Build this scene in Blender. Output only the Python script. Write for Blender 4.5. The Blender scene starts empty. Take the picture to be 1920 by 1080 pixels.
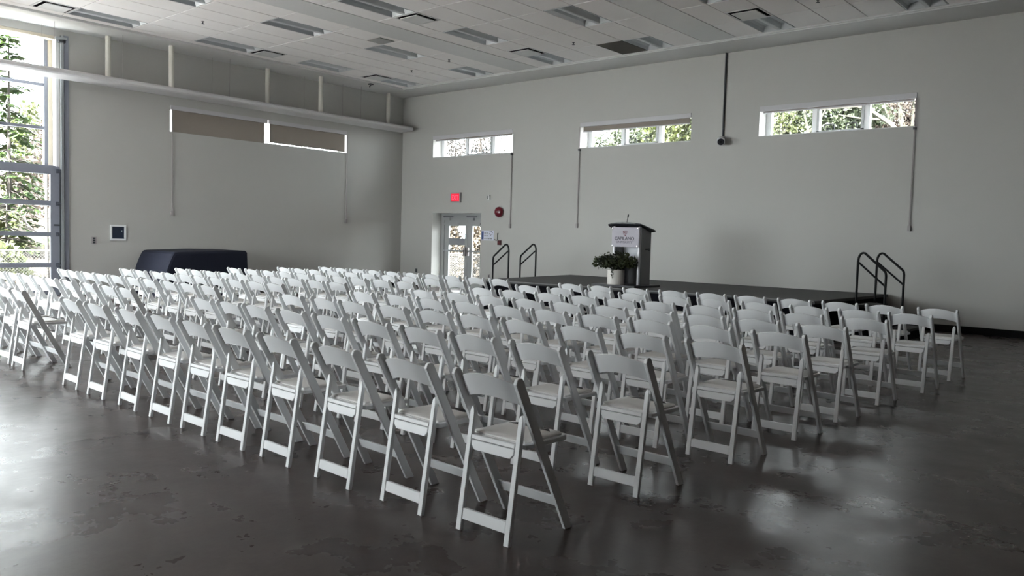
import bpy, math, random
from mathutils import Matrix, Vector
S = bpy.context.scene
COL = S.collection
rnd = random.Random(7)

# ------------------------------------------------------------------ camera, sky, exposure
CAM = (17.85265, -15.65466, 1.38768)
YAW, PITCH, ROLL, FPX = -0.71261, -0.058945, 0.028394, 1513.918
def camera():
    f = Vector((math.sin(YAW)*math.cos(PITCH), math.cos(YAW)*math.cos(PITCH), math.sin(PITCH)))
    r = Vector((math.cos(YAW), -math.sin(YAW), 0)); u = r.cross(f)
    c, s = math.cos(ROLL), math.sin(ROLL)
    r, u = c*r + s*u, -s*r + c*u
    cd = bpy.data.cameras.new('camera'); o = bpy.data.objects.new('camera', cd); COL.objects.link(o)
    o.matrix_world = Matrix(((r.x, u.x, -f.x, CAM[0]), (r.y, u.y, -f.y, CAM[1]), (r.z, u.z, -f.z, CAM[2]), (0, 0, 0, 1)))
    cd.sensor_width = 36.0; cd.lens = FPX/1920*36; cd.clip_end = 300; cd.clip_start = .05
    S.camera = o
camera()
SKY = 20.5                      # bright overcast sky
w = bpy.data.worlds.new('overcast_sky'); S.world = w; w.use_nodes = True
bg = w.node_tree.nodes['Background']; bg.inputs[0].default_value = (.93, .965, 1.0, 1); bg.inputs[1].default_value = SKY
S.view_settings.view_transform = 'Standard'; S.view_settings.look = 'None'
S.view_settings.exposure = 0.0; S.view_settings.gamma = 1.0; S.view_settings.use_curve_mapping = False
S.cycles.max_bounces = 10; S.cycles.diffuse_bounces = 6; S.cycles.glossy_bounces = 4; S.cycles.transparent_max_bounces = 12
S.cycles.use_denoising = True; S.cycles.caustics_reflective = False; S.cycles.caustics_refractive = False

sl = bpy.data.lights.new('sun', 'SUN'); sl.energy = 185; sl.angle = math.radians(6); sl.color = (1, .97, .93)   # hazy sun behind the camera, on the ground outside
so = bpy.data.objects.new('sun', sl); COL.objects.link(so); so.rotation_euler = Vector((-.12, .66, -.74)).to_track_quat('-Z', 'Y').to_euler()
def portal(name, loc, rot, sx, sy):   # sampling aid only: marks an opening through which the sky lights the hall, gives no light itself
    l = bpy.data.lights.new(name, 'AREA'); l.shape = 'RECTANGLE'; l.size = sx; l.size_y = sy
    l.cycles.is_portal = True
    o = bpy.data.objects.new(name, l); COL.objects.link(o); o.location = loc; o.rotation_euler = rot
# openings of the left wall face +x, those of the stage wall face -y
for i, (y0, y1) in enumerate(((-13.6, -9.2),)):
    portal('sky_portal', (-.55, (y0+y1)/2, 2.65), (0, -math.pi/2, 0), 5.2, y1-y0)
portal('sky_portal', (4.75, -20.3, 1.85), (math.pi/2, 0, 0), 8.5, 3.5)
for x0 in (1.277, 6.33, 10.79): portal('sky_portal', (x0+1.465, .6, 3.92), (-math.pi/2, 0, 0), 2.93, .62)
portal('sky_portal', (2.24, .6, 1.05), (-math.pi/2, 0, 0), 1.86, 2.1)

# ------------------------------------------------------------------ materials
def mat(name, col, rough=.5, metal=0, spec=.5, noise=0, nscale=8, bump=0, bscale=200, coat=0, emit=None, es=1, sss=0):
    m = bpy.data.materials.new(name); m.use_nodes = True; nt = m.node_tree; b = nt.nodes['Principled BSDF']
    b.inputs['Base Color'].default_value = (*col, 1); b.inputs['Roughness'].default_value = rough
    b.inputs['Metallic'].default_value = metal; b.inputs['Specular IOR Level'].default_value = spec
    b.inputs['Coat Weight'].default_value = coat
    tc = nt.nodes.new('ShaderNodeTexCoord')
    n = nt.nodes.new('ShaderNodeTexNoise'); n.inputs['Scale'].default_value = nscale; n.inputs['Detail'].default_value = 5
    nt.links.new(tc.outputs['Object'], n.inputs['Vector'])
    k = noise or .03
    r = nt.nodes.new('ShaderNodeMixRGB'); r.blend_type = 'MIX'
    r.inputs[1].default_value = (*[max(0, c*(1-k)) for c in col], 1); r.inputs[2].default_value = (*[min(1, c*(1+k)) for c in col], 1)
    nt.links.new(n.outputs['Fac'], r.inputs[0]); nt.links.new(r.outputs[0], b.inputs['Base Color'])
    if bump:
        n2 = nt.nodes.new('ShaderNodeTexNoise'); n2.inputs['Scale'].default_value = bscale
        nt.links.new(tc.outputs['Object'], n2.inputs['Vector'])
        bp = nt.nodes.new('ShaderNodeBump'); bp.inputs['Strength'].default_value = bump; bp.inputs['Distance'].default_value = .01
        nt.links.new(n2.outputs['Fac'], bp.inputs['Height']); nt.links.new(bp.outputs[0], b.inputs['Normal'])
    if emit:
        b.inputs['Emission Color'].default_value = (*emit, 1); b.inputs['Emission Strength'].default_value = es
    return m
def glass_mat(name, tint=(.96, .98, .97), refl=.03):
    m = bpy.data.materials.new(name); m.use_nodes = True; nt = m.node_tree; nt.nodes.clear()
    o = nt.nodes.new('ShaderNodeOutputMaterial'); mx = nt.nodes.new('ShaderNodeMixShader')
    t = nt.nodes.new('ShaderNodeBsdfTransparent'); t.inputs[0].default_value = (*tint, 1)
    g = nt.nodes.new('ShaderNodeBsdfGlossy'); g.inputs['Roughness'].default_value = .02
    mx.inputs[0].default_value = refl
    nt.links.new(t.outputs[0], mx.inputs[1]); nt.links.new(g.outputs[0], mx.inputs[2]); nt.links.new(mx.outputs[0], o.inputs[0])
    return m
def fabric_mat(name, col, trans):
    m = mat(name, col, .9, spec=.1, bump=.15, bscale=600); nt = m.node_tree; b = nt.nodes['Principled BSDF']
    o = [n for n in nt.nodes if n.type == 'OUTPUT_MATERIAL'][0]
    t = nt.nodes.new('ShaderNodeBsdfTranslucent'); t.inputs[0].default_value = (*col, 1)
    mx = nt.nodes.new('ShaderNodeMixShader'); mx.inputs[0].default_value = trans
    nt.links.new(b.outputs[0], mx.inputs[1]); nt.links.new(t.outputs[0], mx.inputs[2]); nt.links.new(mx.outputs[0], o.inputs[0])
    return m
def sheet_mat(name, col, opac):                          # milky clear sheet
    m = bpy.data.materials.new(name); m.use_nodes = True; nt = m.node_tree; nt.nodes.clear()
    o = nt.nodes.new('ShaderNodeOutputMaterial'); mx = nt.nodes.new('ShaderNodeMixShader')
    t = nt.nodes.new('ShaderNodeBsdfTransparent'); g = nt.nodes.new('ShaderNodeBsdfDiffuse'); g.inputs[0].default_value = (*col, 1)
    mx.inputs[0].default_value = opac
    nt.links.new(t.outputs[0], mx.inputs[1]); nt.links.new(g.outputs[0], mx.inputs[2]); nt.links.new(mx.outputs[0], o.inputs[0])
    return m
def leaf_mat(name, c1, c2):
    m = bpy.data.materials.new(name); m.use_nodes = True; nt = m.node_tree; b = nt.nodes['Principled BSDF']
    b.inputs['Roughness'].default_value = .6
    tc = nt.nodes.new('ShaderNodeTexCoord'); n = nt.nodes.new('ShaderNodeTexNoise'); n.inputs['Scale'].default_value = 2.5; n.inputs['Detail'].default_value = 6
    cr = nt.nodes.new('ShaderNodeValToRGB'); cr.color_ramp.elements[0].position = .35; cr.color_ramp.elements[1].position = .65
    cr.color_ramp.elements[0].color = (*c1, 1); cr.color_ramp.elements[1].color = (*c2, 1)
    nt.links.new(tc.outputs['Object'], n.inputs['Vector']); nt.links.new(n.outputs['Fac'], cr.inputs[0]); nt.links.new(cr.outputs[0], b.inputs['Base Color'])
    o = [x for x in nt.nodes if x.type == 'OUTPUT_MATERIAL'][0]
    t = nt.nodes.new('ShaderNodeBsdfTranslucent'); nt.links.new(cr.outputs[0], t.inputs[0])
    mx = nt.nodes.new('ShaderNodeMixShader'); mx.inputs[0].default_value = .35
    nt.links.new(b.outputs[0], mx.inputs[1]); nt.links.new(t.outputs[0], mx.inputs[2]); nt.links.new(mx.outputs[0], o.inputs[0])
    return m
def floor_mat():
    m = bpy.data.materials.new('polished_concrete'); m.use_nodes = True; nt = m.node_tree; b = nt.nodes['Principled BSDF']
    N = nt.nodes.new; L = nt.links.new
    tc = N('ShaderNodeTexCoord')
    def noise(scale, det, stretch=(1, 1, 1)):
        mp = N('ShaderNodeMapping'); mp.inputs['Scale'].default_value = stretch; L(tc.outputs['Object'], mp.inputs[0])
        n = N('ShaderNodeTexNoise'); n.inputs['Scale'].default_value = scale; n.inputs['Detail'].default_value = det; n.inputs['Roughness'].default_value = .62
        L(mp.outputs[0], n.inputs['Vector']); return n.outputs['Fac']
    big, mid, fine = noise(.7, 6), noise(4, 8), noise(30, 6)
    cr = N('ShaderNodeValToRGB'); e = cr.color_ramp.elements
    e[0].position, e[0].color = .34, (.040, .029, .027, 1); e[1].position, e[1].color = .67, (.086, .067, .0635, 1)
    mx = N('ShaderNodeMixRGB'); mx.inputs[0].default_value = .45; L(big, mx.inputs[1]); L(mid, mx.inputs[2])
    m2 = N('ShaderNodeMixRGB'); m2.inputs[0].default_value = .2; L(mx.outputs[0], m2.inputs[1]); L(fine, m2.inputs[2])
    L(m2.outputs[0], cr.inputs[0]); L(cr.outputs[0], b.inputs['Base Color'])
    rr = N('ShaderNodeMapRange'); rr.inputs['From Min'].default_value = .2; rr.inputs['From Max'].default_value = .8
    rr.inputs['To Min'].default_value = .20; rr.inputs['To Max'].default_value = .38
    L(noise(2.2, 5), rr.inputs['Value']); L(rr.outputs[0], b.inputs['Roughness'])
    b.inputs['Specular IOR Level'].default_value = .14
    bp = N('ShaderNodeBump'); bp.inputs['Strength'].default_value = .14; bp.inputs['Distance'].default_value = .01
    wav = noise(7, 5, (1, .55, 1)); L(wav, bp.inputs['Height']); L(bp.outputs[0], b.inputs['Normal'])
    return m
M = dict(
 wall=mat('wall_paint', (.475, .472, .452), .55, spec=.25, noise=.02, nscale=1.5, bump=.02, bscale=300),
 tile=mat('ceiling_tile_board', (.92, .895, .88), .85, spec=.1, noise=.03, nscale=90, bump=.15, bscale=220),
 grid=mat('ceiling_grid_shadow', (.20, .195, .19), .6),  # grid colour darkened to draw the shadow lines between tiles
 drywall=mat('soffit_drywall', (.68, .68, .67), .5, spec=.3),
 floor=floor_mat(),
 base=mat('black_rubber', (.006, .006, .007), .7, spec=.15),
 chair=mat('white_resin', (.84, .853, .868), .38, spec=.45, noise=.02, nscale=6),
 pad=mat('white_vinyl', (.74, .73, .715), .5, spec=.4, noise=.03, nscale=10),
 alu=mat('door_aluminium', (.30, .32, .38), .4, metal=.35),
 alud=mat('exit_door_aluminium', (.36, .37, .37), .45, metal=.3),
 white=mat('white_paint', (.78, .79, .80), .45),
 steel=mat('galvanised_steel', (.45, .48, .50), .35, metal=.8, noise=.1, nscale=30),
 dark=mat('dark_hardware', (.03, .033, .04), .45),
 hinge=mat('hinge_steel', (.075, .085, .11), .5),
 beige=mat('beige_trim', (.62, .56, .45), .6),
 cassette=mat('blind_cassette', (.55, .54, .56), .45),
 blind=fabric_mat('blind_fabric', (.30, .265, .235), .05),
 black=mat('black_metal', (.006, .006, .007), .5, spec=.25),
 navy=mat('navy_cover', (.010, .012, .024), .8, spec=.25, noise=.15, nscale=14, bump=.08, bscale=90),
 stage=mat('stage_deck', (.028, .028, .029), .6, noise=.15, nscale=5),
 skirt=mat('stage_skirt', (.006, .006, .009), .9, spec=.1),
 edge=mat('stage_edge_trim', (.16, .16, .16), .6),
 lect=mat('lectern_aluminium', (.60, .59, .62), .45, metal=.3),
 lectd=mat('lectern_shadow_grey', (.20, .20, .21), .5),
 panelw=mat('lectern_white_board', (.80, .82, .86), .4),
 topm=mat('lectern_black_top', (.014, .014, .02), .4),
 acryl=sheet_mat('sign_acrylic', (.62, .60, .66), .62),
 ink=mat('dark_grey_ink', (.10, .095, .11), .6), inkl=mat('light_grey_ink', (.22, .21, .24), .6),
 inkr=mat('maroon_ink', (.10, .018, .022), .6),
 chrome=mat('chrome', (.8, .8, .82), .15, metal=1),
 pot=mat('white_ceramic', (.74, .71, .67), .5),
 red=mat('red_enamel', (.14, .008, .018), .3, coat=.3), redd=mat('dark_red_box', (.07, .006, .008), .5),
 exitp=mat('exit_red', (.5, .0, .02), .4, emit=(1, .01, .05), es=.75), exitl=mat('exit_letter', (.8, .1, .15), .4, emit=(1, .09, .14), es=1.0),
 casing=mat('grey_casing', (.36, .33, .33), .5),
 blue=mat('poster_blue', (.03, .06, .20), .6), paper=mat('poster_paper', (.66, .68, .78), .7), notice=mat('grey_notice', (.27, .28, .30), .7),
 glass=glass_mat('window_glass'),
 reflw=mat('troffer_white', (.62, .64, .65), .4), reflg=mat('troffer_reflector', (.42, .44, .46), .3, metal=.3),
 brown=mat('dark_speaker_mesh', (.055, .05, .042), .8, noise=.2, nscale=120),
 grille=mat('grey_grille', (.25, .25, .24), .6, noise=.1, nscale=100),
 void=mat('duct_black', (.008, .008, .009), .9),
 pipe=mat('cream_pipe', (.62, .60, .54), .4),
 beam=mat('white_beam', (.62, .615, .62), .45),
 navyglass=mat('dark_blue_panel', (.012, .02, .042), .3),
 bark=mat('bark', (.025, .021, .018), .9, noise=.3, nscale=10), barkm=mat('mossy_bark', (.012, .012, .006), .9, noise=.4, nscale=6), barkp=mat('pale_bark', (.030, .027, .025), .9, noise=.25, nscale=8),
 conifer=leaf_mat('conifer_needles', (0.0136, 0.0300, 0.0108), (0.0572, 0.0924, 0.0244)), leaf=leaf_mat('spring_leaves', (0.0124, 0.0190, 0.0034), (0.0381, 0.0466, 0.0095)),  # needle colour lightened to carry outdoor glare and haze
 leafg=leaf_mat('green_leaves', (0.0071, 0.0133, 0.0056), (0.0281, 0.0368, 0.0163)),
 leafl=leaf_mat('hazed_leaves', (.030, .045, .014), (.085, .095, .034)),  # lighter leaf copy for the left view, glare and haze in the colour
 twigl=leaf_mat('hazed_twigs', (.040, .030, .026), (.085, .066, .058)),  # lighter twig copy for the left view, haze mixed into the tan
 twigd=leaf_mat('dark_twigs', (.010, .008, .007), (.030, .026, .023)),
 twig=leaf_mat('dry_twigs', (0.0124, 0.0085, 0.0062), (0.0357, 0.0267, 0.0204)), bramble=leaf_mat('brown_bramble', (0.0133, 0.0092, 0.0051), (0.0536, 0.0398, 0.0255)),
 potleaf=leaf_mat('arrangement_leaves', (.012, .020, .010), (.07, .085, .028)),
 wire=mat('fence_wire', (.030, .029, .027), .6, metal=0),
 pave=mat('pale_concrete', (.79, .79, .79), .9, noise=.1, nscale=3), kerb=mat('yellow_kerb', (.10, .06, .02), .8),
 soil=mat('forest_floor', (.040, .030, .022), .95, noise=.4, nscale=2),
)

# ------------------------------------------------------------------ mesh helpers
class MB:
    def __init__(s): s.v = []; s.f = []; s.sm = []
    def add(s, vs, fs, smooth=False):
        o = len(s.v); s.v += [tuple(v) for v in vs]; s.f += [tuple(i+o for i in f) for f in fs]; s.sm += [smooth]*len(fs); return s
    def box(s, x0, x1, y0, y1, z0, z1):
        return s.add([(x0,y0,z0),(x1,y0,z0),(x1,y1,z0),(x0,y1,z0),(x0,y0,z1),(x1,y0,z1),(x1,y1,z1),(x0,y1,z1)],
                     [(0,3,2,1),(4,5,6,7),(0,1,5,4),(1,2,6,5),(2,3,7,6),(3,0,4,7)])
    def loft(s, rings, cap=True, smooth=False, closed=True):
        n = len(rings[0]); vs = [p for r in rings for p in r]; fs = []
        for k in range(len(rings)-1):
            for i in range(n if closed else n-1):
                j = (i+1) % n; fs.append((k*n+i, k*n+j, (k+1)*n+j, (k+1)*n+i))
        s.add(vs, fs, smooth)
        if cap: 
            s.add(rings[0], [tuple(reversed(range(n)))]); s.add(rings[-1], [tuple(range(n))])
        return s
    def prism(s, poly, fn, a, b, ch=0):
        """poly: 2-D outline; fn(p, q, t) -> 3-D; extruded t from a to b with a small chamfer ch"""
        if ch:
            ins = inset(poly, ch)
            rings = [[fn(p, q, a) for p, q in ins], [fn(p, q, a+ch) for p, q in poly], [fn(p, q, b-ch) for p, q in poly], [fn(p, q, b) for p, q in ins]]
        else: rings = [[fn(p, q, a) for p, q in poly], [fn(p, q, b) for p, q in poly]]
        return s.loft(rings)
    def tube(s, pts, r, n=8, r2=None, cap=True):
        pts = [Vector(p) for p in pts]; rings = []; up = None
        for i, p in enumerate(pts):
            a = pts[max(i-1, 0)]; b = pts[min(i+1, len(pts)-1)]; d = (b-a).normalized()
            if up is None: up = Vector((0,0,1)) if abs(d.z) < .9 else Vector((1,0,0))
            x = d.cross(up).normalized(); y = x.cross(d).normalized(); up = y
            rr = r if r2 is None else r + (r2-r)*i/(len(pts)-1)
            rings.append([p + x*math.cos(2*math.pi*k/n)*rr + y*math.sin(2*math.pi*k/n)*rr for k in range(n)])
        return s.loft(rings, cap, True)
    def lathe(s, prof, c, n=20, axis='z'):
        rings = []
        for r, h in prof:
            ring = []
            for k in range(n):
                a = 2*math.pi*k/n; u, v = r*math.cos(a), r*math.sin(a)
                ring.append((c[0]+u, c[1]+v, c[2]+h) if axis == 'z' else (c[0]+u, c[1]-h, c[2]+v))
            rings.append(ring)
        return s.loft(rings, True, True)
    def build(s, name, m, parent=None, sharp=35):
        me = bpy.data.meshes.new(name); me.from_pydata(s.v, [], s.f); me.materials.append(m)
        me.polygons.foreach_set('use_smooth', s.sm)
        import bmesh
        b = bmesh.new(); b.from_mesh(me); bmesh.ops.recalc_face_normals(b, faces=b.faces); b.to_mesh(me); b.free()
        if any(s.sm): me.set_sharp_from_angle(angle=math.radians(sharp))
        o = bpy.data.objects.new(name, me); COL.objects.link(o)
        if parent: o.parent = parent
        return o
def inset(poly, d):
    n = len(poly); A = sum(poly[i][0]*poly[(i+1)%n][1]-poly[(i+1)%n][0]*poly[i][1] for i in range(n)); sg = 1 if A > 0 else -1; out = []
    for i in range(n):
        p0, p1, p2 = Vector(poly[i-1]), Vector(poly[i]), Vector(poly[(i+1)%n])
        e1 = (p1-p0).normalized(); e2 = (p2-p1).normalized()
        n1 = Vector((-e1.y, e1.x))*sg; n2 = Vector((-e2.y, e2.x))*sg; b = (n1+n2)
        k = d/max(.35, 1+n1.dot(n2)); out.append(tuple(p1 + b*k))
    return out
def B(x0, x1, y0, y1, z0, z1): return MB().box(min(x0,x1), max(x0,x1), min(y0,y1), max(y0,y1), min(z0,z1), max(z0,z1))
def tag(o, label, cat, group=None):
    o['label'] = label; o['category'] = cat
    if group: o['group'] = group
    return o
def thing(name, label, cat, loc=(0,0,0), rz=0, group=None):
    o = bpy.data.objects.new(name, None); COL.objects.link(o); o.location = loc; o.rotation_euler = (0,0,rz); o.empty_display_size = .1
    return tag(o, label, cat, group)
def struct(name, mb, m):
    o = mb.build(name, m); o['kind'] = 'structure'; return o
def sempty(name, label=None):
    o = bpy.data.objects.new(name, None); COL.objects.link(o); o['kind'] = 'structure'
    if label: o['label'] = label
    return o
def stuff(o): o['kind'] = 'stuff'; return o
def dup_tree(o, loc=None, rz=None):
    r = o.copy(); COL.objects.link(r)
    if loc is not None: r.location = loc
    if rz is not None: r.rotation_euler = (0,0,rz)
    for ch in o.children:
        c = ch.copy(); COL.objects.link(c); c.parent = r
        for g in ch.children:
            d = g.copy(); COL.objects.link(d); d.parent = c
    return r

# ------------------------------------------------------------------ room shell
H, ZT = 5.378, 5.418            # soffit height, tile height
XR, YB, T = 30.0, -19.8, .45    # room extents, wall thickness
struct('floor', B(-.45, XR, YB, .45, -.3, 0), M['floor'])
wl = MB()                        # left wall x = 0, openings: blinds window, three glazed overhead doors
OPEN = [(-6.89, -1.99, 3.61, 4.2), (-13.7, -9.2, -.01, 5.23)]
ys = sorted({YB, .45, *[a for o in OPEN for a in o[:2]]})
for a, b in zip(ys, ys[1:]):
    op = [o for o in OPEN if o[0] <= a+1e-6 and o[1] >= b-1e-6]
    if not op: wl.box(-T, 0, a, b, -.3, 6)
    else:
        if op[0][2] > 0: wl.box(-T, 0, a, b, -.3, op[0][2])
        else: wl.box(-T, 0, a, b, -.3, -.012)
        wl.box(-T, 0, a, b, op[0][3], 6)
struct('wall_left', wl, M['wall'])
wr = MB(); WIN = [(1.277, 4.208), (6.33, 9.26), (10.79, 13.72)]
OPR = [(1.305, 3.17, -.01, 2.092)] + [(a, b, 3.617, 4.218) for a, b in WIN]
xs = sorted({0, XR, *[a for o in OPR for a in o[:2]]})
for a, b in zip(xs, xs[1:]):
    zs = sorted([o for o in OPR if o[0] <= a+1e-6 and o[1] >= b-1e-6], key=lambda o: o[2]); z = -.3
    for o in zs:
        wr.box(a, b, 0, T, z, max(o[2], -.012)); z = o[3]
    wr.box(a, b, 0, T, z, 6)
struct('wall_right', wr, M['wall'])
wb = MB()
for q in ((0, .5, -.3, 6), (.5, 9, -.3, .1), (.5, 9, 3.6, 6), (9, XR, -.3, 6)): wb.box(q[0], q[1], YB-.3, YB, q[2], q[3])
struct('wall_back', wb, M['wall'])
struct('wall_side', B(XR, XR+.3, YB, .45, -.3, 6), M['wall'])
for k, (a, b) in enumerate(((0, 1.305), (3.17, XR))):
    struct('baseboard_right' if k == 0 else 'baseboard_right_long', B(a, b, -.012, 0, 0, .125), M['base'])
struct('baseboard_left', B(0, .012, -9.0, -.012, 0, .125), M['base'])

# ------------------------------------------------------------------ ceiling
TX, TY = .63133, 1.26265
X0, YF, XM, X3 = 1.242, -1.93988, 6.18889, 11.215
XE, YE = 1.0, -.90               # edge of the tile field
BANDS = [(5.02, 5.74), (10.0, 10.67)]
ceil = struct('ceiling', B(0, XR, YB, .45, 5.75, 6.0), M['drywall'])
struct('trim_1', B(0, XE, YB, 0, H, 5.75), M['drywall'])
struct('trim_2', B(XE, XR, YE, 0, H, 5.75), M['drywall'])
for k, (a, b) in enumerate(BANDS): struct('trim_%d' % (k+3), B(a, b, YB, YE, ZT-.006, 5.75), M['drywall'])
struct('trim_5', B(XE, XR, YE-.035, YE, ZT-.02, ZT+.06), M['drywall'])
def seg(x0, x1, start, pitch):
    c = []; k = start
    while k > x0 + 1e-3: k -= pitch
    while k < x1 - 1e-3:
        a, b = max(k, x0), min(k+pitch, x1)
        if b-a > .05: c.append((a, b, round((k-start)/pitch)))
        k += pitch
    return c
secs = [('L', seg(XE+.015, BANDS[0][0], X0, TX)), ('M', seg(BANDS[0][1], BANDS[1][0], XM, TX)), ('R', seg(BANDS[1][1], XR, X3, TX))]
rows = seg(YB, YE-.055, YF, TY)  # index 0 is the last row before the stage wall
# fittings: section, column, row (0 = last row by the stage wall)
FIX = {(s, c, r) for s in 'LMR' for c in (0, 4, 8, 12) for r in (0, -2, -4, -6, -8, -10, -12, -14, -16)}
FIX = {f for f in FIX if not (f[0] == 'L' and f[1] > 4) and not (f[0] == 'M' and f[1] > 4)}
PANEL = {('M', 3, 0)}            # dark grille panel
DIFF = [('L', 0, -3, 'near'), ('L', 0, -1, 'far'), ('L', 0, -7, 'far'), ('M', 0, -3, 'near'), ('M', 0, -1, 'far'), ('R', 0, -1, 'far')]
def seen(x, y, z=ZT, mgn=.22):
    f = Vector((math.sin(YAW)*math.cos(PITCH), math.cos(YAW)*math.cos(PITCH), math.sin(PITCH))); r = Vector((math.cos(YAW), -math.sin(YAW), 0)); u = r.cross(f)
    d = Vector((x, y, z)) - Vector(CAM); zz = d.dot(f)
    return zz > .3 and abs(d.dot(r)/zz) < (960/FPX)*(1+mgn) and abs(d.dot(u)/zz) < (540/FPX)*(1+mgn)
tile_mesh = {}
rest = MB(); grid = MB(); G = .008
def tile(x0, x1, y0, y1, s, c, r):
    if not any(seen(x, y) for x in (x0, x1) for y in (y0, y1)):
        rest.box(x0+G, x1-G, y0+G, y1-G, ZT, ZT+.02); return
    sx, sy = round(x1-x0, 3), round(y1-y0, 3)
    me = tile_mesh.get((sx, sy))
    if me is None:
        o = B(-sx/2+G, sx/2-G, -sy/2+.012, sy/2-.012, 0, .02).build('ceiling_tile', M['tile'], ceil); tile_mesh[(sx, sy)] = o.data
    else:
        o = bpy.data.objects.new('ceiling_tile', me); COL.objects.link(o); o.parent = ceil
    o.location = ((x0+x1)/2, (y0+y1)/2, ZT)
fixtures, diffs, panels = [], [], []
for s, cols in secs:
    for (a, b, ci) in cols:
        for (y0, y1, ri) in rows:
            if (s, ci, ri) in FIX and b-a > .5 and y1-y0 > .9:
                if any(seen(x, y, mgn=.12) for x in (a, b) for y in (y0, y1)): fixtures.append((a, b, y0, y1, s, ci, ri)); continue
            if (s, ci, ri) in PANEL: panels.append((a, b, y0, y1)); continue
            d = [q for q in DIFF if q[:3] == (s, ci, ri)]
            if d:
                if d[0][3] == 'near': ym = y0+TX; diffs.append((a, b, y0, ym, s, ri)); tile(a, b, ym, y1, s, ci, ri)
                else: ym = y1-TX; diffs.append((a, b, ym, y1, s, ri)); tile(a, b, y0, ym, s, ci, ri)
                continue
            tile(a, b, y0, y1, s, ci, ri)
    for (a, b, ci) in cols[1:]: grid.box(a-.012, a+.012, YB, YE-.035, ZT+.012, ZT+.03)
    for (y0, y1, ri) in rows[1:]: grid.box(cols[0][0], cols[-1][1], y0-.012, y0+.012, ZT+.012, ZT+.03)
stuff(rest.build('ceiling_tile', M['tile'], ceil))
grid.build('ceiling_grid', M['grid'], ceil)

where = {'L': 'in the bay left of the first smooth band', 'M': 'in the middle bay between the smooth bands', 'R': 'in the bay right of the second band'}
def troffer(a, b, y0, y1, label):
    cx, wd, ln = (a+b)/2, b-a-.016, y1-y0-.016; h = wd/2; yc = (y0+y1)/2
    t = thing('ceiling_light', label, 'ceiling light', (cx, yc, ZT), group='recessed ceiling lights, switched off')
    l2 = ln/2; d = .10
    for sx in (-1, 1):                                             # two curved reflector channels
        pr = [(sx*h, .0), (sx*(h-.012), .0), (sx*(h-.035), d*.55), (sx*(h-.075), d*.9), (sx*(h-.125), d), (sx*.075, d), (sx*.05, d+.01), (sx*h, d+.01)]
        MB().prism(pr, lambda p, q, tt: (p, tt, q), -l2, l2).build('reflector', M['reflg'], t)
    rid = [(-.075, d), (-.055, d*.5), (-.04, .012), (-.025, .002), (.025, .002), (.04, .012), (.055, d*.5), (.075, d)]
    MB().prism(rid, lambda p, q, tt: (p, tt, q), -l2, l2).build('lamp_cover', M['reflw'], t)
    for sy in (-1, 1):
        e = MB().prism([(-h, 0), (h, 0), (h, d+.01), (-h, d+.01)], lambda p, q, tt: (p, sy*(l2-.02+tt), q + 0), 0, .02)
        e.add([(-h, sy*(l2-.02), 0), (-.05, sy*(l2-.02), 0), (-.05, sy*(l2-.075), d), (-h+.02, sy*(l2-.075), d)], [(0,1,2,3)])
        e.add([(h, sy*(l2-.02), 0), (.05, sy*(l2-.02), 0), (.05, sy*(l2-.075), d), (h-.02, sy*(l2-.075), d)], [(3,2,1,0)])
        e.build('end_plate', M['reflw'], t)
rowword = {0: 'by the stage wall', -2: 'second from the stage wall', -4: 'third from the stage wall', -6: 'fourth from the stage wall', -8: 'fifth from the stage wall', -10: 'sixth from the stage wall'}
for (a, b, y0, y1, s, ci, ri) in fixtures:
    bay = {'L': 'the left bay', 'M': 'the middle bay', 'R': 'the right bay'}[s]
    colw = {0: 'left row', 4: 'right row', 8: 'third row', 12: 'fourth row'}[ci]
    troffer(a, b, y0, y1, 'unlit ceiling troffer in %s, %s, %s' % (bay, colw, rowword.get(ri, 'far from the stage wall')))
def diffuser(a, b, y0, y1, label):
    cx, cy, h = (a+b)/2, (y0+y1)/2, (b-a)/2-.006
    t = thing('ceiling_vent', label, 'air vent', (cx, cy, ZT), group='square ceiling vents')
    f = MB()
    for (p0, p1, q0, q1) in ((-h, h, -h, -h+.03), (-h, h, h-.03, h), (-h, -h+.03, -h+.03, h-.03), (h-.03, h, -h+.03, h-.03)): f.box(p0, p1, q0, q1, -.004, .02)
    f.build('frame', M['drywall'], t)
    k = h-.03
    w_ = MB()
    for (p0, p1, q0, q1) in ((-k, k, -k, -k+.01), (-k, k, k-.01, k), (-k, -k+.01, -k, k), (k-.01, k, -k, k)): w_.box(p0, p1, q0, q1, .0, .12)
    w_.box(-k, k, -k, k, .12, .13); w_.build('duct_opening', M['void'], t)
    k -= .06
    MB().box(-k, k, -k, k, -.022, -.008).build('face_plate', M['drywall'], t)
dl = {('L', -3): 'square air vent in the left bay, third closest to the far corner', ('L', -1): 'square air vent in the left bay closest to the far corner',
      ('L', -7): 'square air vent in the left bay above the glazed overhead door', ('M', -3): 'square air vent in the middle bay, further from the stage wall',
      ('M', -1): 'square air vent in the middle bay, closer to the stage wall', ('R', -1): 'square air vent in the right bay beside the second smooth band'}
for (a, b, y0, y1, s, ri) in diffs: diffuser(a, b, y0, y1, dl[(s, ri)])
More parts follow.
